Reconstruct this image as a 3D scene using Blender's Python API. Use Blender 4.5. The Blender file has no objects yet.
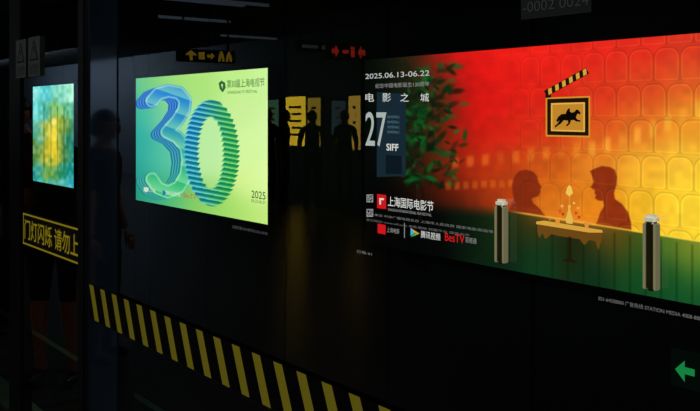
import bpy, bmesh, math, random
import numpy as np
from mathutils import Matrix, Vector
random.seed(4); rng=np.random.RandomState(7)
sc=bpy.context.scene
try: sc.view_settings.view_transform='Standard'
except Exception: pass
COL=sc.collection
PHI=math.atan(666/860); S,C=math.sin(PHI),math.cos(PHI)
EYE=1.6; F=860.0; D=4.38; G=1.34

def onplane(px,py,X):
    """point of the vertical plane x=X (parallel to the track) measured from the photo"""
    u=(px-350)/F; t=X/(S+u*C)
    return t*(C-u*S), EYE+(115-py)*t/F
def yat(px,X): return onplane(px,115,X)[0]

def lin(c):
    o=[]
    for v in c:
        v=v/255.0
        o.append(v/12.92 if v<=0.04045 else ((v+0.055)/1.055)**2.4)
    return tuple(o)
_m={}
def emat(c,s=1.0,name='printed_ink'):
    k=(c,s)
    if k in _m: return _m[k]
    m=bpy.data.materials.new(name); m.use_nodes=True; n=m.node_tree; n.nodes.clear()
    e=n.nodes.new('ShaderNodeEmission'); o=n.nodes.new('ShaderNodeOutputMaterial')
    e.inputs[0].default_value=(*lin(c),1); e.inputs[1].default_value=s
    n.links.new(e.outputs[0],o.inputs[0]); _m[k]=m; return m
def pmat(name,c,rough=.5,metal=0,noise=0.15,scale=8,spec=.5,emis=0):
    if name in _m: return _m[name]
    m=bpy.data.materials.new(name); m.use_nodes=True; n=m.node_tree; b=n.nodes['Principled BSDF']
    tc=n.nodes.new('ShaderNodeTexCoord'); nz=n.nodes.new('ShaderNodeTexNoise'); nz.inputs['Scale'].default_value=scale
    rp=n.nodes.new('ShaderNodeValToRGB'); l=lin(c)
    rp.color_ramp.elements[0].color=(*[v*(1-noise) for v in l],1); rp.color_ramp.elements[1].color=(*[min(1,v*(1+noise)) for v in l],1)
    n.links.new(tc.outputs['Object'],nz.inputs['Vector']); n.links.new(nz.outputs['Fac'],rp.inputs['Fac']); n.links.new(rp.outputs[0],b.inputs['Base Color'])
    b.inputs['Roughness'].default_value=rough; b.inputs['Metallic'].default_value=metal
    b.inputs['Specular IOR Level'].default_value=spec
    if emis:
        n.links.new(rp.outputs[0],b.inputs['Emission Color']); b.inputs['Emission Strength'].default_value=emis
    _m[name]=m; return m
def link(ob,parent=None):
    COL.objects.link(ob)
    if parent: ob.parent=parent
    return ob
def empty(name,loc=(0,0,0),mat=None):
    e=bpy.data.objects.new(name,None); COL.objects.link(e); e.empty_display_size=.1
    if mat is not None: e.matrix_world=mat
    else: e.location=loc
    return e
def box(name,lo,hi,mat,parent=None,bevel=0):
    bm=bmesh.new(); bmesh.ops.create_cube(bm,size=1)
    for v in bm.verts:
        v.co=Vector([ (lo[i]+hi[i])/2+v.co[i]*(hi[i]-lo[i]) for i in range(3)])
    if bevel: bmesh.ops.bevel(bm,geom=bm.edges[:],offset=bevel,segments=2,affect='EDGES')
    me=bpy.data.meshes.new(name); bm.to_mesh(me); bm.free(); me.materials.append(mat)
    return link(bpy.data.objects.new(name,me),parent)
def wallmat(y,z,x):  # local X -> -Y, local Y -> Z, local Z -> -X (towards the platform)
    return Matrix(((0,0,-1,x),(-1,0,0,y),(0,1,0,z),(0,0,0,1)))
def ngons(name,polys,mat,parent,c=.004):
    me=bpy.data.meshes.new(name); vs=[];fs=[]
    for p in polys:
        i=len(vs); 
        ar=sum(p[k][0]*p[(k+1)%len(p)][1]-p[(k+1)%len(p)][0]*p[k][1] for k in range(len(p)))
        if ar<0: p=p[::-1]
        vs+=[(a,b,c) for a,b in p]; fs.append(tuple(range(i,i+len(p))))
    me.from_pydata(vs,[],fs); me.materials.append(mat)
    return link(bpy.data.objects.new(name,me),parent)
def text_mesh(s,bold=0):
    cu=bpy.data.curves.new('t','FONT'); cu.body=s; cu.offset=bold
    ob=bpy.data.objects.new('t',cu); COL.objects.link(ob)
    dg=bpy.context.evaluated_depsgraph_get(); me=bpy.data.meshes.new_from_object(ob.evaluated_get(dg))
    bpy.data.objects.remove(ob); return me
def text(name,s,a0,a1,bc,h,mat,parent,c=.005,bold=0,keep=False):
    me=text_mesh(s,bold)
    if len(me.vertices)==0: return None
    co=np.array([v.co[:] for v in me.vertices]); lo=co.min(0); hi=co.max(0)
    sx=(a1-a0)/(hi[0]-lo[0]); sy=h/(hi[1]-lo[1])
    for v in me.vertices:
        v.co=((v.co.x-lo[0])*sx+a0,(v.co.y-lo[1])*sy+bc-h/2,c)
    me.materials.clear(); me.materials.append(mat)
    me.name=name; return link(bpy.data.objects.new(name,me),parent)

class Board:
    """flat thing on plane x=X; local metres a (right), b (up)"""
    def __init__(s,name,y0,z0,X):
        s.y0,s.z0,s.X=y0,z0,X; s.e=empty(name,mat=wallmat(y0,z0,X))
    def L(s,px,py):
        y,z=onplane(px,py,s.X); return (s.y0-y, z-s.z0)
    def poly(s,name,pts,mat,c=.004): return ngons(name,[[s.L(*p) for p in q] for q in pts],mat,s.e,c)
    def text(s,name,st,x0,x1,yc,h,mat,c=.006,bold=0):
        a0,bt=s.L(x0,yc-h/2); _,bb=s.L(x0,yc+h/2); a1,_=s.L(x1,yc)
        return text(name,st,a0,a1,(bt+bb)/2,bt-bb,mat,s.e,c,bold)

def colour_panel(name,W,H,nx,ny,func,parent,strength=1.0,c=0.0):
    a=np.linspace(0,W,nx); b=np.linspace(0,H,ny); A,B=np.meshgrid(a,b)
    col=func(A,B)
    vs=np.stack([A.ravel(),B.ravel(),np.full(A.size,c)],1)
    i=np.arange(nx*ny).reshape(ny,nx)
    fs=np.stack([i[:-1,:-1],i[:-1,1:],i[1:,1:],i[1:,:-1]],-1).reshape(-1,4)
    me=bpy.data.meshes.new(name)
    me.vertices.add(len(vs)); me.vertices.foreach_set('co',vs.ravel().astype(np.float32))
    me.loops.add(fs.size); me.loops.foreach_set('vertex_index',fs.ravel().astype(np.int32))
    me.polygons.add(len(fs)); me.polygons.foreach_set('loop_start',np.arange(0,fs.size,4,dtype=np.int32))
    me.update(calc_edges=True); me.validate()
    at=me.color_attributes.new('print','FLOAT_COLOR','POINT')
    cc=np.clip(col,0,255)/255.0; cc=np.where(cc<=.04045,cc/12.92,((cc+.055)/1.055)**2.4)
    rgba=np.concatenate([cc.reshape(-1,3),np.ones((cc.shape[0]*cc.shape[1],1))],1)
    at.data.foreach_set('color',rgba.ravel().astype(np.float32))
    m=bpy.data.materials.new('backlit_'+name); m.use_nodes=True; n=m.node_tree; n.nodes.clear()
    k=n.nodes.new('ShaderNodeAttribute'); k.attribute_name='print'; e=n.nodes.new('ShaderNodeEmission'); o=n.nodes.new('ShaderNodeOutputMaterial')
    e.inputs[1].default_value=strength
    n.links.new(k.outputs['Color'],e.inputs[0]); n.links.new(e.outputs[0],o.inputs[0])
    me.materials.append(m); return link(bpy.data.objects.new(name,me),parent)
def rbf(P,Q,pts,sig=26):
    num=np.zeros(P.shape+(3,)); den=np.zeros(P.shape)
    for x,y,c in pts:
        w=np.exp(-((P-x)**2+(Q-y)**2)/(2*sig*sig))+1e-9/(1+((P-x)**2+(Q-y)**2))
        num+=w[...,None]*np.array(c,float); den+=w
    return num/den[...,None]
def vnoise(P,Q,sc_,seed=0):
    r=np.random.RandomState(seed).rand(128,128)
    x=P/sc_+40; y=Q/sc_+40; xi=np.floor(x).astype(int); yi=np.floor(y).astype(int); fx=x-xi; fy=y-yi
    fx=fx*fx*(3-2*fx); fy=fy*fy*(3-2*fy); g=lambda i,j:r[i%128,j%128]
    return (g(xi,yi)*(1-fx)+g(xi+1,yi)*fx)*(1-fy)+(g(xi,yi+1)*(1-fx)+g(xi+1,yi+1)*fx)*fy
def segd(P,Q,pts):
    d=np.full(P.shape,1e9)
    for (x0,y0),(x1,y1) in zip(pts[:-1],pts[1:]):
        dx,dy=x1-x0,y1-y0; t=np.clip(((P-x0)*dx+(Q-y0)*dy)/(dx*dx+dy*dy),0,1)
        d=np.minimum(d,np.hypot(P-x0-t*dx,Q-y0-t*dy))
    return d
def softpoly(P,Q,pts,soft=1.2):
    ins=np.zeros(P.shape,bool); n=len(pts)
    for i in range(n):
        x0,y0=pts[i]; x1,y1=pts[(i+1)%n]
        if y0==y1: continue
        cr=((y0>Q)!=(y1>Q))&(P<(x1-x0)*(Q-y0)/(y1-y0)+x0); ins^=cr
    d=segd(P,Q,pts+[pts[0]]); sd=np.where(ins,-d,d)
    return 1-sstep(-soft,soft,sd)
def mix(c,m,k): return c*(1-m[...,None])+np.array(k,float)*m[...,None]
def sstep(a,b,x): t=np.clip((x-a)/(b-a),0,1); return t*t*(3-2*t)

# ---------------- materials ----------------
M_dark=pmat('dark_tunnel_panel',(28,29,33),.45,0,.3,3,.35)
M_black=pmat('black_metal_frame',(12,12,14),.45,0,.2,20,.2)
M_mull=pmat('grey_blue_glass_clad_post',(44,60,74),.06,.25,.12,6,.9)
M_mull2=pmat('dark_door_stile_metal',(18,20,24),.5,.2,.2,10,.3)
M_floor=pmat('polished_granite_tile',(60,58,56),.3,0,.3,20)
M_track=pmat('concrete_track_bed',(34,33,32),.9,0,.4,5,.1)
M_rail=pmat('worn_rail_steel',(110,105,100),.35,.9,.2,20)
M_wallp=pmat('platform_wall_panel',(90,100,112),.6,0,.1,2)
M_ceil=pmat('black_open_ceiling',(16,16,18),.9,0,.3,4,.1)

# ---------------- room shell ----------------
TB=-1.3
box('wall_right',(D+.12,-3,TB),(D+.3,32,3.2),M_dark)
seam=empty('trim_1')
for i,y in enumerate(np.arange(-2.2,31,1.5)):
    box('panel_joint_%d'%i,(D+.105,y,TB),(D+.1215,y+.02,3.19),M_black,seam)
box('cable_tray',(D+.02,-3,2.5),(D+.12,32,2.58),M_black,seam)
box('ceiling',(-7.2,-3,3.2),(D+.3,32,3.3),M_ceil)
box('wall_left',(-7.2,-3,0),(-7,32,3.2),M_wallp)
box('wall_back',(-7.2,-3.2,TB),(D+.3,-3,3.2),M_ceil)
box('wall_front',(-7.2,32,TB),(D+.3,32.2,3.2),M_ceil)
box('floor',(-7.2,-3,-.25),(1.5,32,0),M_floor)
box('wall_platform_edge',(1.3,-3,TB),(1.5,32,-.25),M_track)
box('track_bed',(1.3,-3,TB-.2),(D+.3,32,TB),M_track)
def rail(x):
    prof=[(-.07,0),(.07,0),(.07,.012),(.012,.035),(.012,.12),(.036,.13),(.036,.165),(-.036,.165),(-.036,.13),(-.012,.12),(-.012,.035),(-.07,.012)]
    n=len(prof); vs=[(x+a,y,TB+.04+b) for y in(-3,31.9) for a,b in prof]
    fs=[tuple(range(n))[::-1],tuple(range(n,2*n))]+[(i,(i+1)%n,n+(i+1)%n,n+i) for i in range(n)]
    me=bpy.data.meshes.new('rail'); me.from_pydata(vs,[],fs); me.materials.append(M_rail); return me
tr=empty('railway_track')
link(bpy.data.objects.new('rail_near',rail(2.0)),tr); link(bpy.data.objects.new('rail_far',rail(3.43)),tr)
for i,y in enumerate(np.arange(-2.5,31,.65)): box('sleeper_%d'%i,(1.75,y,TB),(3.68,y+.24,TB+.045),M_track,tr)

# ---------------- lightboxes ----------------
def housing(B,W,H):
    e=B.e; f=.035
    box('housing',(-f,-f,-.12),(W+f,H+f,-.004),M_black,e)
    box('frame_top',(-f,H,-.01),(W+f,H+f,.012),M_black,e,.004)
    box('frame_bottom',(-f,-f,-.01),(W+f,0,.012),M_black,e,.004)
    box('frame_side_1',(-f,0,-.01),(0,H,.012),M_black,e,.004)
    box('frame_side_2',(W,0,-.01),(W+f,H,.012),M_black,e,.004)
def px_of(B,A,Bv):
    y=B.y0-A; z=B.z0+Bv; X=B.X
    t=X*S+y*C; r=X*C-y*S
    return 350+F*r/t, 115-F*(z-EYE)/t
Z0=.560; H=1.487
# --- red festival poster
yL=yat(364.5,D); R=Board('film_festival_lightbox',yL,Z0,D); WR=3.15; housing(R,WR,H)
up=[(366,70,(4,5,4)),(366,110,(3,8,5)),(366,160,(4,6,5)),(366,200,(3,3,3)),(366,235,(3,3,3)),
(395,65,(12,22,10)),(395,100,(6,14,8)),(395,150,(5,10,8)),(395,200,(4,4,4)),(400,235,(3,4,3)),
(420,65,(60,38,18)),(418,100,(14,45,18)),(418,140,(16,44,16)),(420,170,(35,22,8)),(425,200,(22,8,5)),(425,230,(4,7,4)),
(445,60,(190,22,18)),(440,95,(90,40,18)),(440,130,(110,34,14)),(445,160,(140,30,12)),(450,190,(110,26,12)),(455,215,(35,22,10)),
(470,60,(222,22,20)),(470,95,(206,18,16)),(470,130,(204,22,16)),(475,170,(186,44,16)),(480,200,(140,42,14)),
(505,55,(232,28,22)),(505,95,(220,24,20)),(505,130,(212,32,20)),(505,170,(186,58,18)),(505,200,(170,60,15)),
(545,48,(230,32,24)),(540,90,(218,32,22)),(540,125,(206,44,22)),(545,165,(200,84,22)),(550,200,(212,112,24)),
(590,45,(226,36,26)),(600,90,(216,48,26)),(600,130,(216,80,28)),(600,165,(222,128,34)),(600,205,(226,126,24)),
(640,42,(220,40,28)),(640,85,(212,64,30)),(640,125,(222,110,34)),(640,165,(240,174,46)),(640,205,(240,182,38)),
(690,40,(214,50,32)),(690,80,(216,80,34)),(690,120,(230,138,38)),(690,160,(246,190,52)),(690,205,(250,206,50)),(715,120,(232,150,38)),(715,200,(248,204,48))]
lo=[(366,235,(3,3,3)),(430,235,(3,5,4)),(470,228,(8,22,12)),(500,225,(26,45,16)),(505,245,(10,34,18)),(535,225,(70,52,16)),(540,250,(14,56,28)),
(575,245,(30,36,14)),(600,262,(10,48,26)),(610,240,(110,70,18)),(630,250,(60,80,22)),(640,270,(14,70,32)),(665,245,(70,110,30)),(668,275,(16,74,34)),(690,250,(140,140,40)),(700,270,(70,120,40)),(690,292,(16,78,38)),(715,300,(16,78,38))]
WOMAN=[(508,222),(509,212),(511,203),(514,199),(512.5,193),(512,185),(514,177),(519,171),(526,169.5),(533,171.5),(537,176),(538.5,182),(541.5,187),(540,189),(540.5,192),(538.5,196),(534,197.5),(531.5,199),(533,203),(538,207),(543,213),(548,219),(549,224)]
MAN=[(594,231),(597,222),(600,213),(604,206),(603,201),(598,200.5),(595,198),(596,195),(594.5,193),(595,190.5),(590.5,187.5),(594,182),(592,176),(590,171),(595,168.5),(602,166),(610,167),(615,170),(617,177),(616,186),(614,193),(615,199),(622,204),(628,212),(631,222),(632,237),(612,235)]
def red(A,Bv):
    P,Q=px_of(R,A,Bv)
    c=rbf(P,Q,up,17); c2=rbf(P,Q,lo,15)
    # projected window light
    for k in range(17):
        x=455+k*15.2; y=163-k*1.6-(max(0,k-9)**1.3)*2.2
        w=np.exp(-(np.abs((P-x)/3.8)**4+np.abs((Q-y+.12*(P-x))/ (5.5+.25*k))**4))*(.5 if k%4!=3 else .25)
        c=mix(c,w*.7,(250,150,40) if k<9 else (255,205,66))
    for k in range(9):
        x=448+k*9; y=186-k*.4
        w=np.exp(-(np.abs((P-x)/3)**4+np.abs((Q-y)/4)**4))*.35
        c=mix(c,w,(235,120,30))
    # shadows of the couple printed on the seat-pattern wall
    for pts,col,al in((WOMAN,(124,36,14),.88),(MAN,(130,36,14),.9)):
        c=mix(c,softpoly(P,Q,pts,1.1)*al,col)
    # embossed cinema-seat pattern
    cw,ch=.165,.205; row=np.floor(Bv/ch); u=((A+.5*cw*(row%2))/cw)%1-.5; v=(Bv/ch)%1
    top_=v>.5
    rad=np.where(top_,.06,.02)
    qx=np.abs(u)*cw-(.485*cw-rad); qy=np.abs(v-.47)*ch-(.47*ch-rad)
    sd=np.hypot(np.maximum(qx,0),np.maximum(qy,0))+np.minimum(np.maximum(qx,qy),0)-rad
    vis=sstep(455,540,P)*(.55+.45*sstep(560,640,P))
    ln=np.exp(-((sd)/.0045)**2)*vis; hl=np.exp(-((sd+.010)/.005)**2)*vis
    c=c*(1-.12*ln[...,None])+hl[...,None]*np.array([9,14,5])
    c*= (0.95+.10*vnoise(P,Q,7,3))[...,None]
    # foliage
    for k in range(240):
        x=rng.normal(427,16); y=rng.uniform(62,186); a=rng.uniform(0,3.14); l=rng.uniform(3,8); w_=l*.4
        if x<404 or x>466: continue
        dx,dy=P-x,Q-y; uu=dx*math.cos(a)+dy*math.sin(a); vv=-dx*math.sin(a)+dy*math.cos(a)
        m=np.exp(-((uu/l)**2+(vv/w_)**2)**2)*rng.uniform(.3,.8)
        g=rng.uniform(.25,1.0); c=mix(c,m,(16*g,112*g,38*g) if rng.rand()<.55 else (8,24,10))
    line=211+(P-505)*.158
    m=sstep(-1.2,1.2,Q-line); m=np.where(P<505,sstep(-10,6,Q-(214+(P-505)*.05)),m)
    c=c*(1-m[...,None])+c2*m[...,None]
    rim=np.exp(-((Q-line+.5)/1.0)**2)*sstep(505,530,P)*.7
    c=mix(c,rim,(250,215,70))
    pl=np.exp(-((((P*0.9)%14)-7)/1.1)**2)*sstep(2,6,Q-line)*sstep(505,560,P)*.3
    c=mix(c,pl,(4,18,8))
    # soft glow round the table top
    c=mix(c,np.exp(-(((P-570)/30)**2+((Q-222-(P-570)*.15)/7)**2))*.45,(250,150,50))
    return c
colour_panel('poster_sheet',WR,H,860,400,red,R.e,1.16)
WHT=emat((225,225,222),1.0); DIMW=emat((150,150,150)); REDI=emat((215,25,30)); BLK=emat((10,8,5)); GOLD=emat((225,170,60))
R.text('date_text','2025.06.13-06.22',366,430,76.5,5.0,emat((205,205,205)))
R.text('anniversary_text','纪念中国电影诞生120周年',376,430,86,4.6,DIMW)
for ch,x in zip('电影之城',(366,383,401,421)): R.text('title_char',ch,x,x+8.5,97.5,8.5,WHT)
R.poly('siff_panel',[[(377,92),(406,94),(406,176),(377,177)]],emat((24,42,54)),.002)
R.text('siff_number','27',366,387,129,34,emat((176,186,184)),bold=.006)
R.text('siff_letters','SIFF',387,399,147,7,WHT,bold=.02)
for i in range(4): R.text('siff_line','FILM FESTIVAL %d'%i,388,400,117+i*5,2.6,emat((90,130,140)))
R.poly('siff_dark_box',[[(386,155),(402,156),(402,174),(386,174)]],emat((14,24,34)),.003)
def qr(x,y,s,n=11):
    ps=[]; r=random.Random(int(x*y))
    for i in range(n):
        for j in range(n):
            f=(i in(0,n-1) or j in (0,n-1)) or r.random()<.5
            if f:
                x0=x+s*i/n; y0=y+s*1.2*j/n; ps.append([(x0,y0),(x0+s/n*.9,y0),(x0+s/n*.9,y0+s*1.2/n*.9),(x0,y0+s*1.2/n*.9)])
    R.poly('qr_code',ps,emat((175,175,175)))
qr(367,194.5,6.5); qr(367,209,6.5)
R.poly('festival_logo',[[(377.5,194),(386.5,195),(386.5,209),(377.5,208)]],REDI)
R.poly('festival_logo_mark',[[(380,198),(384.5,198.3),(384.5,200),(381.5,200),(381.5,204.5),(380,204.3)]],WHT,.006)
R.text('festival_name','上海国际电影节',388.5,434,201,10,WHT,bold=.006)
R.text('festival_name_en','SHANGHAI INTERNATIONAL FILM FESTIVAL',388.5,432,209.3,2.6,DIMW)
R.text('address_line','主办单位 中央广播电视总台 上海市人民政府 国家电影局指导',367,494,213.5,2.6,emat((120,120,118)))
R.text('address_line_2','官方网站 www.siff.com 电影展映 购票平台 媒体合作',367,470,219.5,2.4,emat((105,105,103)))
R.poly('sponsor_logo',[[(378,223.5),(386,225),(386,234.5),(378,233)]],REDI)
R.text('sponsor_text','上海电影',387.5,400,229.5,5,DIMW)
R.poly('divider',[[(404.5,223),(405.2,223),(405.2,238),(404.5,238)]],DIMW)
R.poly('video_logo_a',[[(411,228),(416,232),(411,236)]],emat((60,190,230))); R.poly('video_logo_b',[[(411,228),(420,233.5),(416,233.5)]],emat((240,150,30)),.005); R.poly('video_logo_c',[[(411,237),(420,233.7),(415,233.7)]],emat((80,200,60)),.005)
R.text('video_sponsor','腾讯视频',421.5,441,234,7.2,WHT,bold=.004)
R.text('tv_sponsor','BesTV',445.5,465,236.5,8,REDI,bold=.008)
R.text('tv_sponsor_cn','百视通',466,477,239.5,5.5,DIMW)
# framed horse picture with the clapper stick above it
R.poly('picture_frame_outer',[[(546,97.5),(590.5,96),(590.5,137.5),(546,136.5)]],emat((222,150,48)),.003)
R.poly('picture_frame_mat',[[(547.6,99),(589,97.6),(589,135.8),(547.6,134.9)]],emat((36,18,6)),.004)
R.poly('picture_frame_bead',[[(551.5,103.2),(585.4,102.2),(585.4,132),(551.5,131)]],emat((240,185,80)),.005)
R.poly('picture_face',[[(553,104.8),(584,103.8),(584,130.4),(553,129.6)]],emat((204,140,44)),.006)
def along(t,o):
    x0,y0,x1,y1=546,93.5,588,70.5; return (x0+(x1-x0)*t+o*.48, y0+(y1-y0)*t+o*.88)
R.poly('clapper_stick',[[along(0,-3),along(1,-3.2),along(1,3.6),along(0,3.4)]],emat((34,18,6)),.006)
for k in range(6):
    t=.05+k*.165; R.poly('clapper_stripe',[[along(t,3),along(t+.08,3),along(t+.125,-2.4),along(t+.045,-2.4)]],GOLD,.008)
R.poly('clapper_hinge',[[(546,92),(551,90.5),(552,97.5),(546,98)]],emat((34,18,6)),.0065)
hr=[(555,121),(557,117),(561,114),(566,113.5),(567,110.5),(568.5,108.3),(570.2,107.4),(571.2,108.8),(570.6,110.6),(572.8,112.4),(576,111.5),(578.3,108.8),(580.6,109.2),(583.4,112.6),(582.6,114.2),(579.7,113.4),(577.8,117.4),(579.6,120),(583,120.8),(583,122.6),(577.6,122),(575.4,120.4),(572,121),(571,124.6),(567.5,127.6),(566.3,126.4),(569,123.5),(568.3,121.2),(563.6,120.8),(560.4,124.5),(556.5,126.8),(554,129),(553,127.4),(557,123.8),(558.6,120.6),(556.6,123)]
R.poly('horse_and_rider',[[(568.7+(x-568.5)*.86,117.4+(y-117.6)*.9) for x,y in hr]],BLK,.008)
# table with vase, flowers and cups
R.poly('table_cloth',[[(538,222),(602,231),(603,238),(601,243),(599,250),(596,241),(590,240),(585,245),(580,239),(560,236),(552,234),(546,239),(543,233),(540,238),(538,232)]],emat((112,74,22)),.006)
R.poly('table_top',[[(537,221.5),(545,220.5),(603,230),(603.5,232.5),(590,232.5),(537,224)]],emat((225,170,64)),.008)
R.poly('table_stem',[[(569,236),(572,237),(572,258),(578,263),(562,261),(569,258)]],emat((34,26,10)),.006)
R.poly('vase',[[(567.2,223),(573.3,224),(574,219.5),(572.3,214),(571.2,209),(571.8,205),(568.8,205),(569.2,209),(568,214),(566.4,219)]],emat((240,190,84)),.009)
R.poly('flower_stem',[[(569.8,206),(570.9,206),(570.8,192),(569.9,192)]],emat((210,160,60)),.009)
R.poly('flower_bloom',[[(566.6,193),(568,188),(570.3,184.5),(572.8,188),(574,193),(570.3,196.5)]],emat((250,205,96)),.010)
for x in(556,585): R.poly('cup',[[(x,219+.1*(x-556)),(x+5,219.8+.1*(x-556)),(x+4.2,225+.1*(x-556)),(x+1,224.4+.1*(x-556))]],emat((236,150,60)),.0095)
for k,(x,y,s,c_) in enumerate([(561,211,2.2,(220,90,40)),(563,206,2,(245,180,90)),(564,214,2,(190,60,24)),(577,213,2.2,(220,80,34)),(579,208,1.8,(245,180,84)),(580,217,2,(205,70,26)),(575,203,1.4,(250,210,110)),(551,219,1.6,(220,130,50)),(592,223,1.7,(240,160,64))]):
    R.poly('table_flower_%d'%k,[[(x+s*math.cos(a)*(1 if i%2 else .6),y+s*math.sin(a)*(1 if i%2 else .6)) for i,a in enumerate(np.linspace(0,2*math.pi,11)[:-1])]],emat(c_),.010)

# --- green TV festival poster
yG=yat(136,D); Gb=Board('tv_festival_lightbox',yG,Z0,D); WG=yG-yat(268.5,D); housing(Gb,WG,H)
gp=[(138,82,(84,186,140)),(138,110,(52,176,154)),(138,140,(38,166,156)),(138,170,(34,156,146)),(138,196,(30,146,120)),
(155,82,(134,204,112)),(152,195,(50,162,126)),(170,200,(90,186,112)),(175,84,(156,214,112)),(200,78,(168,220,116)),(235,76,(184,228,132)),(266,72,(196,234,150)),
(165,120,(118,200,156)),(195,120,(168,222,144)),(200,150,(170,222,144)),(200,205,(130,198,98)),(220,210,(152,208,98)),(245,110,(194,230,146)),(250,150,(204,236,154)),(266,130,(206,236,160)),(266,180,(216,240,162)),(250,185,(204,232,138)),(266,218,(188,224,122)),(240,212,(168,216,106)),(160,160,(86,190,158))]
def gauss_mask(d,w): return 1-sstep(w-.6,w+.6,d)
def green(A,Bv):
    P,Q=px_of(Gb,A,Bv); c=rbf(P,Q,gp,13)
    three=[(152,101),(158,94),(168,91),(179,93),(185,100),(184,110),(177,121),(167,132),(177,137),(186,147),(188,160),(186,175),(179,187),(168,192),(158,188),(152,179)]
    for k in range(11,-1,-1):
        off=k*1.0; m=gauss_mask(segd(P+off,Q-off*.25,three),6.9-k*.14); tt=sstep(90,195,Q)
        base=np.array([8,80,190.])*(1-tt[...,None])+np.array([16,134,126.])*tt[...,None]
        if k%3==0: base=base*.45+np.array([180,230,224.])*.55
        if k==0:
            f2=sstep(0,1,((Q-.35*P)/17)%1)[...,None]
            base=np.array([28,126,206.])*(1-tt[...,None])+np.array([52,182,110.])*tt[...,None]
            base=base*(1-.5*f2)+np.array([156,228,180.])*.5*f2
        c=c*(1-m[...,None])+base*m[...,None]
    d=segd(P,Q,three); c=mix(c,np.exp(-((d-5.6)/.9)**2)*.5,(204,240,210))
    cx,cy=211.5,153
    fr=((Q-.19*(P-cx))/5.0)%1; x=P-cx+ (fr-.5)*3.2; y=Q-cy-.05*(P-cx)
    ro=np.hypot(x/27.0,y/53); ri=np.hypot((x+1)/12.5,y/36)
    m=(1-sstep(.985,1.02,ro))*sstep(.97,1.05,ri)
    side=sstep(-24,24,x)[...,None]; top=sstep(-50,50,y)[...,None]
    ca=np.array([4,96,170.])*(1-side)+np.array([14,134,74.])*side
    ca=ca*(1-.4*top)+np.array([10,130,56.])*.4*top
    cb=np.array([100,204,222.])*(1-side)+np.array([130,214,110.])*side
    f=sstep(.35,.95,fr)[...,None]
    c=c*(1-m[...,None])+(ca*(1-f)+cb*f)*m[...,None]
    m2=(1-sstep(.95,1.0,np.hypot((x+1)/12.5,y/36)))*.3
    return mix(c,m2,(208,240,184))
colour_panel('poster_sheet',WG,H,460,360,green,Gb.e,1.28)
DG=emat((30,110,50)); 
Gb.poly('festival_leaf_logo',[[(219,83),(222,80.5),(225.5,83),(226,88),(223,92.5),(220,89)]],DG); Gb.poly('festival_leaf_logo_gap',[[(221.5,84),(223.5,84),(223,89)]],emat((220,240,170)),.006)
Gb.text('festival_name','第30届上海电视节',227.5,265,84,8.2,DG,bold=.003)
Gb.text('festival_name_en','SHANGHAI TV FESTIVAL',228,258,92.5,2.8,DG)
Gb.text('year_text','2025',252,266,194,7.5,emat((60,96,56)),bold=.005)
Gb.text('date_text','06.23-06.27',252,266,200.5,3,emat((70,110,60)))
WG_=emat((225,245,215))
Gb.poly('sponsor_icon',[[(144,187),(149,187.6),(149,191),(146.5,192.4),(144,190.8)]],WG_)
Gb.text('sponsor_text','上海',150,156,189.8,4,WG_)
Gb.poly('video_icon',[[(163,190),(168,193),(163,196)]],emat((40,130,200)))
Gb.text('video_sponsor','腾讯视频',166,181,192.5,4.2,WG_); Gb.text('tv_sponsor','BesTV+',184,199,195,4.6,emat((210,70,40)))
# --- far left poster
yA=yat(33,D); Ab=Board('art_poster_lightbox',yA,Z0,D); WA=yA-yat(74.3,D); housing(Ab,WA,H)
ap=[(35,93,(130,215,210)),(45,92,(80,185,190)),(58,92,(110,190,165)),(70,90,(150,215,185)),(36,112,(100,205,200)),(46,112,(70,160,145)),(56,112,(140,190,100)),(69,112,(80,165,130)),
(36,132,(80,165,145)),(46,128,(150,165,70)),(54,130,(230,210,70)),(62,130,(110,140,50)),(70,135,(40,125,110)),(37,152,(90,140,80)),(46,152,(180,170,45)),(54,152,(224,196,60)),(62,155,(84,125,45)),(71,155,(40,130,120)),
(36,172,(40,140,135)),(48,172,(110,155,66)),(60,172,(50,135,95)),(71,172,(36,140,140)),(36,186,(75,190,195)),(50,186,(66,165,150)),(62,187,(90,178,172)),(72,188,(56,172,190))]
def art(A,Bv):
    P,Q=px_of(Ab,A,Bv); c=rbf(P+3*(vnoise(P,Q,4,1)-.5),Q+12*(vnoise(P,Q,5,2)-.5),ap,5)
    n=vnoise(P,Q*.6,2.6,5)-.5
    c=c+n[...,None]*np.array([60,44,50])
    for k,x in enumerate((44,51,57.5,64)):      # dark vertical window bars
        c=mix(c,np.exp(-((P-x)/.55)**2)*sstep(104,110,Q)*(1-sstep(168,176,Q))*.5,(24,56,44))
    fig=np.exp(-((P-54-1.5*np.sin(Q/6))/4.2)**4)*np.exp(-((Q-143)/26)**4)*(.45+.6*vnoise(P,Q,3.4,9)); c=mix(c,np.clip(fig,0,1)*.6,(244,208,50))
    head=np.exp(-(((P-54)/2.4)**2+((Q-122)/4.2)**2)**2); c=mix(c,head*.7,(250,224,130))
    return c
colour_panel('poster_sheet',WA,H,150,200,art,Ab.e,1.6)

# small information plates under the lightboxes
def plate(px0,px1,pyt,pyb,s,br):
    y0,zt=onplane(px0,pyt,D+.11); _,zb=onplane(px0,pyb,D+.11); y1=yat(px1,D+.11)
    B=Board('lightbox_number_plate',y0,zb,D+.11); w=y0-y1; h=zt-zb
    box('plate',(0,0,-.009),(w,h,.006),M_black,B.e,.002)
    text('plate_text',s,w*.03,w*.97,h*.5,h*.6,emat((br,br,br)),B.e,.008)
plate(232,269,223.5,229,'12封灯箱 SH-METRO 021-6318',85)
plate(357,373,248.5,253.5,'灯箱 01',120)
plate(596,716,293.5,301,'021-64500000 广告热线 STATION MEDIA 4008-888-888',110)
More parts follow.
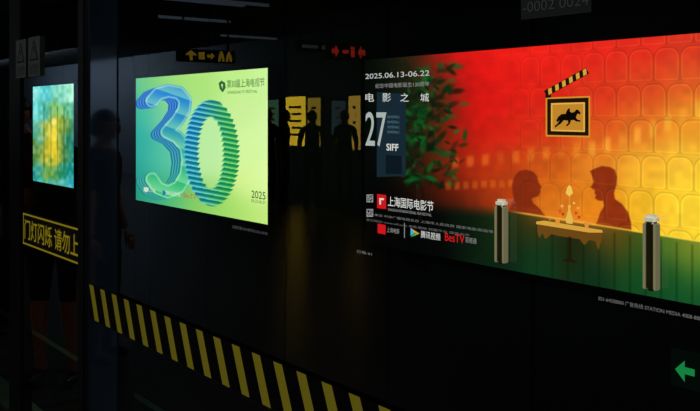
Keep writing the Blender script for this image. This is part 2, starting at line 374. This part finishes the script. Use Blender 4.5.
# green evacuation sign, low on the track wall
y0,zt=onplane(672,348,D+.1); zb=zt-.21; E=Board('evacuation_sign',y0,zb,D+.1)
box('sign_plate',(0,0,-.019),(.42,.21,.015),pmat('evacuation_sign_face',(6,22,14),.4,0,.1,8,.3,.3),E.e,.004)
GR=emat((24,140,70),.9)
ngons('arrow',[[(.03,.10),(.09,.16),(.09,.125),(.15,.125),(.15,.085),(.09,.085),(.09,.04)]],GR,E.e,.018)
ngons('running_man',[[(.20,.03),(.225,.07),(.24,.10),(.215,.13),(.19,.11),(.205,.14),(.24,.15),(.26,.14),(.285,.125),(.28,.11),(.26,.12),(.262,.09),(.29,.06),(.275,.03),(.262,.06),(.245,.07),(.235,.045)],[(.262+.014*math.cos(a),.172+.014*math.sin(a)) for a in np.linspace(0,6.28,12)[:-1]],[(.31,.02),(.39,.02),(.39,.19),(.31,.19),(.31,.175),(.375,.175),(.375,.035),(.31,.035)]],GR,E.e,.018)

# ---------------- platform screen doors ----------------
gm=bpy.data.materials.new('door_glass'); gm.use_nodes=True; n=gm.node_tree; n.nodes.clear()
o=n.nodes.new('ShaderNodeOutputMaterial'); mx=n.nodes.new('ShaderNodeMixShader'); t=n.nodes.new('ShaderNodeBsdfTransparent'); g=n.nodes.new('ShaderNodeBsdfGlossy'); fr=n.nodes.new('ShaderNodeFresnel')
fr.inputs['IOR'].default_value=1.65; g.inputs['Roughness'].default_value=0.0; g.inputs['Color'].default_value=(.95,.97,1,1); t.inputs[0].default_value=(.95,.97,.95,1)
n.links.new(fr.outputs[0],mx.inputs[0]); n.links.new(t.outputs[0],mx.inputs[1]); n.links.new(g.outputs[0],mx.inputs[2]); n.links.new(mx.outputs[0],o.inputs[0])
psd=empty('platform_screen_door')
def pane(i,y0,y1):
    me=bpy.data.meshes.new('glass_pane_%d'%i); me.from_pydata([(G,y0,.1),(G,y1,.1),(G,y1,2.45),(G,y0,2.45)],[],[(0,3,2,1)]); me.materials.append(gm)
    link(bpy.data.objects.new('glass_pane_%d'%i,me),psd)
ym0,ym1=yat(118,G),yat(88,G)
yst=yat(77.5,G-.02); yb0,yb1=yat(22,G),yat(11,G)
posts=[(ym0,ym1),(yb0,yb1)]
yy=yb1+1.9
while yy<30: posts.append((yy,yy+.35)); yy+=2.1
box('mullion_1',(G-.004,ym0,.1),(G+.07,ym1,2.45),M_mull,psd,.004)
box('mullion_edge_trim',(G-.012,ym1-.008,.1),(G-.003,ym1+.006,2.45),M_rail,psd)
box('door_stile',(G-.02,ym1,.1),(G+.05,yst,2.45),M_mull2,psd,.003)
box('mullion_2',(G-.01,yb0,.1),(G+.05,yb1,2.45),M_mull2,psd,.003)
edges=[-3.0,-1.5,-1.3,ym0]; pane(0,-3,-1.5); pane(1,-1.3,ym0); box('mullion_0',(G-.01,-1.5,.1),(G+.06,-1.3,2.45),M_mull2,psd)
pane(2,yst,yb0)
prev=yb1
for i,(a,b) in enumerate(posts[2:]):
    pane(3+i,prev,a); box('mullion_%d'%(3+i),(G-.01,a,.1),(G+.06,b,2.45),M_mull2,psd); prev=b
box('sill',(G-.04,-3,0),(G+.1,31.9,.1),M_rail,psd); box('header',(G-.12,-3,2.45),(G+.16,31.9,3.19),M_mull2,psd)
# door handles: pale tubes with a white cap
for px in (499,649):
    yc=yat(px,G-.02); B=Board('door_handle',yc+.0125,1.295,G-.004)
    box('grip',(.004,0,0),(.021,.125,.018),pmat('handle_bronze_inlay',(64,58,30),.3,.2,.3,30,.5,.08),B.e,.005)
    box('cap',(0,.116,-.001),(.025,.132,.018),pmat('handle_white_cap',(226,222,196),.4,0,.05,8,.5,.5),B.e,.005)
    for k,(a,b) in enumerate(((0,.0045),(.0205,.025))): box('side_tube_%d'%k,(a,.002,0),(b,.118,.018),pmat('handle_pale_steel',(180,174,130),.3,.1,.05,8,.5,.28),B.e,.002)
# hazard tape
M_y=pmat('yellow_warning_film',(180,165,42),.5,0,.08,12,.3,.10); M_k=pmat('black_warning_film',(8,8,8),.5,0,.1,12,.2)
yt0=yat(89,G-.015); HT=Board('hazard_stripe_tape',yt0,.762,G-.014); hh=.138; Lh=4.6
ngons('black_backing',[[(0,0),(Lh,0),(Lh,hh),(0,hh)]],M_k,HT.e,0)
st=[]; a=0.003
while a<Lh-.2:
    st.append([(a,hh),(a+.045,hh),(a+.105,0),(a+.06,0)]); a+=.117
ngons('yellow_stripes',st,M_y,HT.e,.001)
# yellow warning sign
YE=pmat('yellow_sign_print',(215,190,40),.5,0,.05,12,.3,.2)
def wsign(px0,w,s,tw):
    ys=yat(px0,G-.006); B=Board('door_warning_sign',ys,.955,G-.006); h=.165
    ngons('sign_face',[[(0,0),(w,0),(w,h),(0,h)]],pmat('black_sign_film',(14,13,8),.5),B.e,0)
    b=.008; i=.006
    ngons('sign_border',[[(i,i),(w-i,i),(w-i,i+b),(i,i+b)],[(i,h-i-b),(w-i,h-i-b),(w-i,h-i),(i,h-i)],[(i,i),(i+b,i),(i+b,h-i),(i,h-i)],[(w-i-b,i),(w-i,i),(w-i,h-i),(w-i-b,h-i)]],YE,B.e,.001)
    text('sign_text',s,.03,tw,h*.5,.098,YE,B.e,.002,bold=.01)
wsign(23,.86,'门灯闪烁 请勿上',.765)
wsign(-34,.70,'请勿倚靠',.67)
# warning triangle stickers
ST=pmat('sticker_white_film',(96,102,98),.5,0,.05,9,.3,.04); SK=pmat('sticker_black_print',(14,14,14),.6)
for px,w in((17.5,.16),(30,.17)):
    yc,zt=onplane(px,38 if px>20 else 41,G-.004); B=Board('warning_sticker',yc,zt-.19,G-.012)
    ngons('sticker_face',[[(0,0),(w,0),(w,.19),(0,.19)]],ST,B.e,0)
    ngons('triangle',[[(w*.1,.075),(w*.9,.075),(w*.5,.18)]],SK,B.e,.001)
    ngons('triangle_inside',[[(w*.24,.085),(w*.76,.085),(w*.5,.16)]],ST,B.e,.002)
    ngons('mark',[[(w*.47,.108),(w*.53,.108),(w*.55,.14),(w*.45,.14)],[(w*.46,.092),(w*.54,.092),(w*.54,.101),(w*.46,.101)]],SK,B.e,.003)
    text('sticker_text','当心夹手' if px>20 else '小心触电',w*.1,w*.9,.045,.03,SK,B.e,.002); text('sticker_text_2','CAUTION',w*.1,w*.9,.018,.015,SK,B.e,.002)
# door ID label
yc,zc=onplane(521,20,G-.006); B=Board('door_number_label',yc,zc,G-.006)
ngons('label_face',[[(0,0),(.17,0),(.17,.045),(0,.045)]],pmat('label_grey_film',(22,26,24),.5),B.e,0)
text('label_text','-0002 0024',.006,.165,.024,.02,pmat('label_print',(80,88,82),.5,0,.05,9,.3,.08),B.e,.001)

# ---------------- platform side (seen only as reflections in the glass) ----------------
def refl(px,py,t):
    u=(px-350)/F; vx=t*(S+u*C); vy=t*(C-u*S); return (2*G-vx,vy,EYE+(115-py)*t/F)
def hanging_sign(name,px,py,t,w,h,shapes,col,s=1.0):
    x,y,z=refl(px,py,t); e=empty(name,(x,y,z))
    box('casing',(-w/2,0,-h/2),(w/2,.12,h/2),M_black,e,.01)
    for q in(-1,1): box('hanger_%d'%q,(q*w*.4-.012,.05,h/2),(q*w*.4+.012,.074,3.2-z),M_mull2,e)
    me=bpy.data.meshes.new('pictograms'); vs=[];fs=[]
    for p in shapes:
        i=len(vs); vs+=[(a*w,-.003,b*h) for a,b in p]; fs.append(tuple(range(i,i+len(p))))
    me.from_pydata(vs,[],fs); me.materials.append(emat(col,s)); link(bpy.data.objects.new('pictograms',me),e)
def arrow(cx,cy,s,dx,v=1): return [(cx-dx*s,cy),(cx,cy+s*2.2*v),(cx,cy+s*.8*v),(cx+dx*s,cy+s*.8*v),(cx+dx*s,cy-s*.8*v),(cx,cy-s*.8*v),(cx,cy-s*2.2*v)]
def man(cx,s): return [(cx-.3*s,-.4),(cx-.1*s,-.4),(cx,-.05),(cx+.1*s,-.4),(cx+.3*s,-.4),(cx+.22*s,.2),(cx+.1*s,.25),(cx+.12*s,.42),(cx-.12*s,.42),(cx-.1*s,.25),(cx-.22*s,.2)]
hanging_sign('exit_direction_sign',208,56,13,.95,.19,[man(-.38,.2),man(-.24,.2),arrow(-.05,0,.07,1,2),[(.06,-.3),(.17,-.3),(.17,.3),(.06,.3)],[(.27,-.4),(.33,-.4),(.33,0),(.41,0),(.3,.42),(.19,0),(.27,0)]],(180,145,40),1.2)
hanging_sign('line_direction_sign',350,52,11,.62,.22,[arrow(-.3,0,.1,-1,1.9),[(-.12,-.3),(-.02,-.3),(-.02,.3),(-.12,.3)],[(.04,-.1),(.2,-.1),(.2,.1),(.04,.1)],arrow(.38,0,.09,1,1.9)],(220,50,36),1.8)
hanging_sign('platform_number_sign',318,47,16,.9,.2,[[(-.4,-.2),(-.1,-.2),(-.1,.2),(-.4,.2)],[(0,-.15),(.4,-.15),(.4,.15),(0,.15)]],(90,90,84))
for k,(px,py,t) in enumerate([(205,13,11),(196,17,13),(230,6,11),(250,20,16),(285,66,26),(460,12,9)]):
    x,y,z=refl(px,py,t); e=empty('ceiling_light',(x,y,3.05)); box('tube',(-.6,0,-.02),(.6,.05,.02),emat((100,112,124),1.0),e,.01); box('housing',(-.65,-.04,.02),(.65,.09,.06),M_black,e); box('hanger',(-.01,.01,.06),(.01,.03,.15),M_black,e)
def board2(px0,px1,pyt,pyb,col,name='wall_billboard',s=3.4):
    X=7+2*G
    y0,zt=onplane(px0,pyt,X); y1,zb=onplane(px1,pyb,X)
    e=empty(name,(-6.995,0,0)); box('lit_face',(.03,y1,zb),(.05,y0,zt),emat(col,s),e); box('case',(0,y1-.04,zb-.04),(.03,y0+.04,zt+.04),M_black,e)
    for k in range(5):
        b=zb+(zt-zb)*(.2+.14*k); box('print_line_%d'%k,(.05,y1+.12,b),(.053,y0-.12-.1*(k%2),b+(zt-zb)*.05),emat((70,50,10),1),e)
board2(288,307,97,146,(235,196,44),s=4.5); board2(310,322,98,146,(160,132,44)); board2(351,362,96,150,(200,160,60)); board2(268,280,100,140,(60,96,70)); board2(334,347,101,135,(44,60,64))

# ---------------- people ----------------
def skin(name,verts,edges,radii,parent,lv=2):
    me=bpy.data.meshes.new(name); me.from_pydata(verts,edges,[]); ob=bpy.data.objects.new(name,me); COL.objects.link(ob)
    md=ob.modifiers.new('skin','SKIN'); md.use_smooth_shade=True
    for i,r in enumerate(radii):
        sv=me.skin_vertices[0].data[i]; sv.radius=r if isinstance(r,tuple) else (r,r); sv.use_root=(i==0)
    ss=ob.modifiers.new('s','SUBSURF'); ss.levels=lv; ss.render_levels=lv
    dg=bpy.context.evaluated_depsgraph_get(); m2=bpy.data.meshes.new_from_object(ob.evaluated_get(dg)); bpy.data.objects.remove(ob)
    m2.name=name; return link(bpy.data.objects.new(name,m2),parent)
SKIN=pmat('skin',(190,140,112),.6,0,.05)
def person(x,y,face,h=1.7,shirt=(40,44,52),pants=(26,28,34),bare_legs=False,phone=False,hair=(16,13,12),long=False,bag=False):
    e=empty('person',(x,y,0)); e.rotation_euler=(0,0,face); e.scale=(h/1.72,)*3
    V=[(0,0,.95),(0,0,1.1),(0,.01,1.28),(0,0,1.42),(0,.015,1.5),(0,.02,1.56)]; Rr=[(.15,.11),(.13,.1),(.155,.11),(.1,.08),(.055,.055),(.05,.05)]
    Eg=[(0,1),(1,2),(2,3),(3,4),(4,5)]
    hands=[]
    for s in(-1,1):
        b=len(V)
        if phone and s==1: arm=[(.17,0,1.40),(.215,.02,1.13),(.12,.27,1.2)]
        else: arm=[(s*.17,0,1.40),(s*.22,-.03,1.13),(s*.235,.05,.88)]
        V+=arm; Rr+=[(.062,.062),(.045,.045),(.03,.03)]; Eg+=[(3,b),(b,b+1),(b+1,b+2)]; hands.append((Vector(arm[2]),(Vector(arm[2])-Vector(arm[1])).normalized(),s))
        b=len(V); V+=[(s*.09,0,.88),(s*.105,.02,.5),(s*.11,-.02,.11),(s*.115,-.03,.045),(s*.125,.13,.035)]
        Rr+=[(.09,.095),(.058,.062),(.04,.042),(.04,.042),(.035,.03)]; Eg+=[(0,b),(b,b+1),(b+1,b+2),(b+2,b+3),(b+3,b+4)]
    ob=skin('body',V,Eg,Rr,e); me=ob.data; me.materials.clear()
    for m in (pmat('shirt_%d_%d'%(shirt[0],shirt[2]),shirt,.8),pmat('trousers_%d_%d'%(pants[0],pants[2]),pants,.8),SKIN,pmat('shoes',(30,30,30),.5)): me.materials.append(m)
    for p in me.polygons:
        c=p.center; arm=abs(c.x)>.16 or (phone and c.y>.14 and c.z>.9)
        if c.z<.085: i=3
        elif c.z<(.52 if bare_legs else .07): i=2
        elif arm and (c.z<1.2): i=2
        elif c.z<.96: i=1
        elif c.z<1.47: i=0
        else: i=2
        p.material_index=i
    for w,d,s in hands:   # palm with five separate fingers
        side=Vector((0,1,0)) if abs(d.z)>.6 else Vector((0,0,1)); nrm=d.cross(side).normalized()
        pc=w+d*.05
        p=skin('palm',[tuple(w),tuple(pc),tuple(w+d*.085)],[(0,1),(1,2)],[(.024,.024),(.034,.02),(.034,.016)],e,1); p.data.materials.append(SKIN)
        for k,(o_,l) in enumerate([(-.027,.06),(-.009,.075),(.009,.08),(.027,.072)]):
            r=w+d*.075+side*o_; q1=r+d*l*.45; q2=q1+d*l*.3+nrm*s*-.01; q3=q2+d*l*.2+nrm*s*-.02
            f=skin('finger_%d'%k,[tuple(r),tuple(q1),tuple(q2),tuple(q3)],[(0,1),(1,2),(2,3)],[.0095,.009,.008,.007],e,1); f.data.materials.append(SKIN)
        r=w+d*.03+side*.022; q1=r+d*.025+side*.022; q2=q1+d*.03+side*.006
        f=skin('thumb',[tuple(r),tuple(q1),tuple(q2)],[(0,1),(1,2)],[.012,.0105,.008],e,1); f.data.materials.append(SKIN)
    bm=bmesh.new(); bmesh.ops.create_uvsphere(bm,u_segments=32,v_segments=24,radius=1)
    for v in bm.verts:
        c=v.co.copy(); k=1-.22*max(0,-c.z)**1.2
        yf=c.y*.098
        if c.y>.55 and abs(c.x)<.16 and -.35<c.z<.12: yf+=.022*(1-abs(c.x)/.16)*(.35+(.12-c.z)*1.4)   # nose
        if c.y>.6 and .1<abs(c.x)<.5 and 0<c.z<.25: yf-=.008                                        # eye sockets
        if c.y>.5 and c.z<-.75: yf+=.012                                                            # chin
        v.co=(c.x*.076*k,yf*k,c.z*.118)
    def add(obj_name,b,mat,loc=(0,.025,1.615)):
        m=bpy.data.meshes.new(obj_name); b.to_mesh(m); b.free(); m.materials.append(mat)
        for p in m.polygons: p.use_smooth=True
        o_=link(bpy.data.objects.new(obj_name,m),e); o_.location=loc; o_.rotation_euler=(-.35 if phone else -.05,0,0); return o_
    add('head',bm,SKIN)
    bm=bmesh.new()
    for s in(-1,1):
        bmesh.ops.create_uvsphere(bm,u_segments=10,v_segments=8,radius=1,matrix=Matrix.Translation((s*.076,-.005,-.005))@Matrix.Diagonal((.01,.018,.03,1)))
    add('ears',bm,SKIN)
    bm=bmesh.new()
    for s in(-1,1): bmesh.ops.create_uvsphere(bm,u_segments=10,v_segments=8,radius=.011,matrix=Matrix.Translation((s*.03,.083,.012)))
    add('eyes',bm,pmat('eye_dark',(20,16,14),.2))
    bm=bmesh.new(); bmesh.ops.create_uvsphere(bm,u_segments=8,v_segments=6,radius=1,matrix=Matrix.Translation((0,.086,-.062))@Matrix.Diagonal((.024,.009,.007,1))); add('mouth',bm,pmat('lips',(150,80,75),.5))
    bm=bmesh.new(); bmesh.ops.create_uvsphere(bm,u_segments=32,v_segments=24,radius=1)
    for v in bm.verts:
        c=v.co.copy(); z=c.z*.128; yy_=c.y*.112-.006; xx=c.x*.088
        if c.z<.35 and c.y>.1: yy_=min(yy_,.03); xx*=.9
        if c.z<-.3:
            if long: z=z*1.9; xx*=1.05; yy_=min(yy_,-.01)
            else: z=-.3*.128+ (z+.3*.128)*.45; yy_=min(yy_,-.02)
        v.co=(xx,yy_,z)
    add('hair',bm,pmat('hair_black',hair,.5))
    if phone:
        w=hands[1][0]; box('phone',(w.x-.06,w.y+.06,w.z+.02),(w.x+.02,w.y+.07,w.z+.17),M_black,e,.003)
    if bag:
        box('shoulder_bag',(-.34,-.12,.78),(-.22,.14,1.05),pmat('bag_canvas',(50,40,34),.8),e,.03)
    return e
def put(px,t,**k):
    x,y,_=refl(px,115,t); return person(x,y,**k)
put(20,6.3,face=math.radians(200),h=1.72,shirt=(46,50,56),phone=True)
put(56,5.1,face=math.radians(230),h=1.66,shirt=(40,34,38),pants=(34,34,40),bare_legs=True,long=True,bag=True)
put(103,5.6,face=math.radians(140),h=1.62,shirt=(20,20,24),pants=(18,18,22))
for px,t,f in((284,15.2,2.5),(312,14.6,3.6),(268,16,1.0),(345,15.5,4.2),(414,9,2.0)):
    put(px,t,face=f,h=1.66+.06*random.random(),shirt=(14,14,16),pants=(10,10,12))

# ---------------- lights ----------------
def area(name,loc,e,sx,sy,col=(1,1,1),rot=(0,0,0)):
    l=bpy.data.lights.new(name,'AREA'); l.energy=e; l.shape='RECTANGLE'; l.size=sx; l.size_y=sy; l.color=col
    o_=bpy.data.objects.new(name,l); COL.objects.link(o_); o_.location=loc; o_.rotation_euler=rot; return o_
area('platform_ceiling_lamp',(-.6,1.3,3.1),15,.3,2.4,(.92,.96,1))
area('platform_ceiling_lamp',(-2.2,6.2,3.1),26,.4,2.4,(.85,.93,1))
area('added_wall_fill',(-4.6,25,3.0),210,.4,9,(.66,.84,1),(0,math.radians(80),0))  # added light, not a station fixture; brightens the left wall reflected in the mullion
w=bpy.data.worlds.new('dark_station'); sc.world=w; w.use_nodes=True; w.node_tree.nodes['Background'].inputs[0].default_value=(.004,.005,.006,1); w.node_tree.nodes['Background'].inputs[1].default_value=1

cam=bpy.data.cameras.new('camera'); cam.sensor_fit='HORIZONTAL'; cam.sensor_width=36; cam.lens=F/700*36; cam.shift_y=-90.5/700; cam.clip_start=.05
co=bpy.data.objects.new('camera',cam); COL.objects.link(co); co.location=(0,0,EYE); co.rotation_euler=(math.pi/2,0,-PHI); sc.camera=co
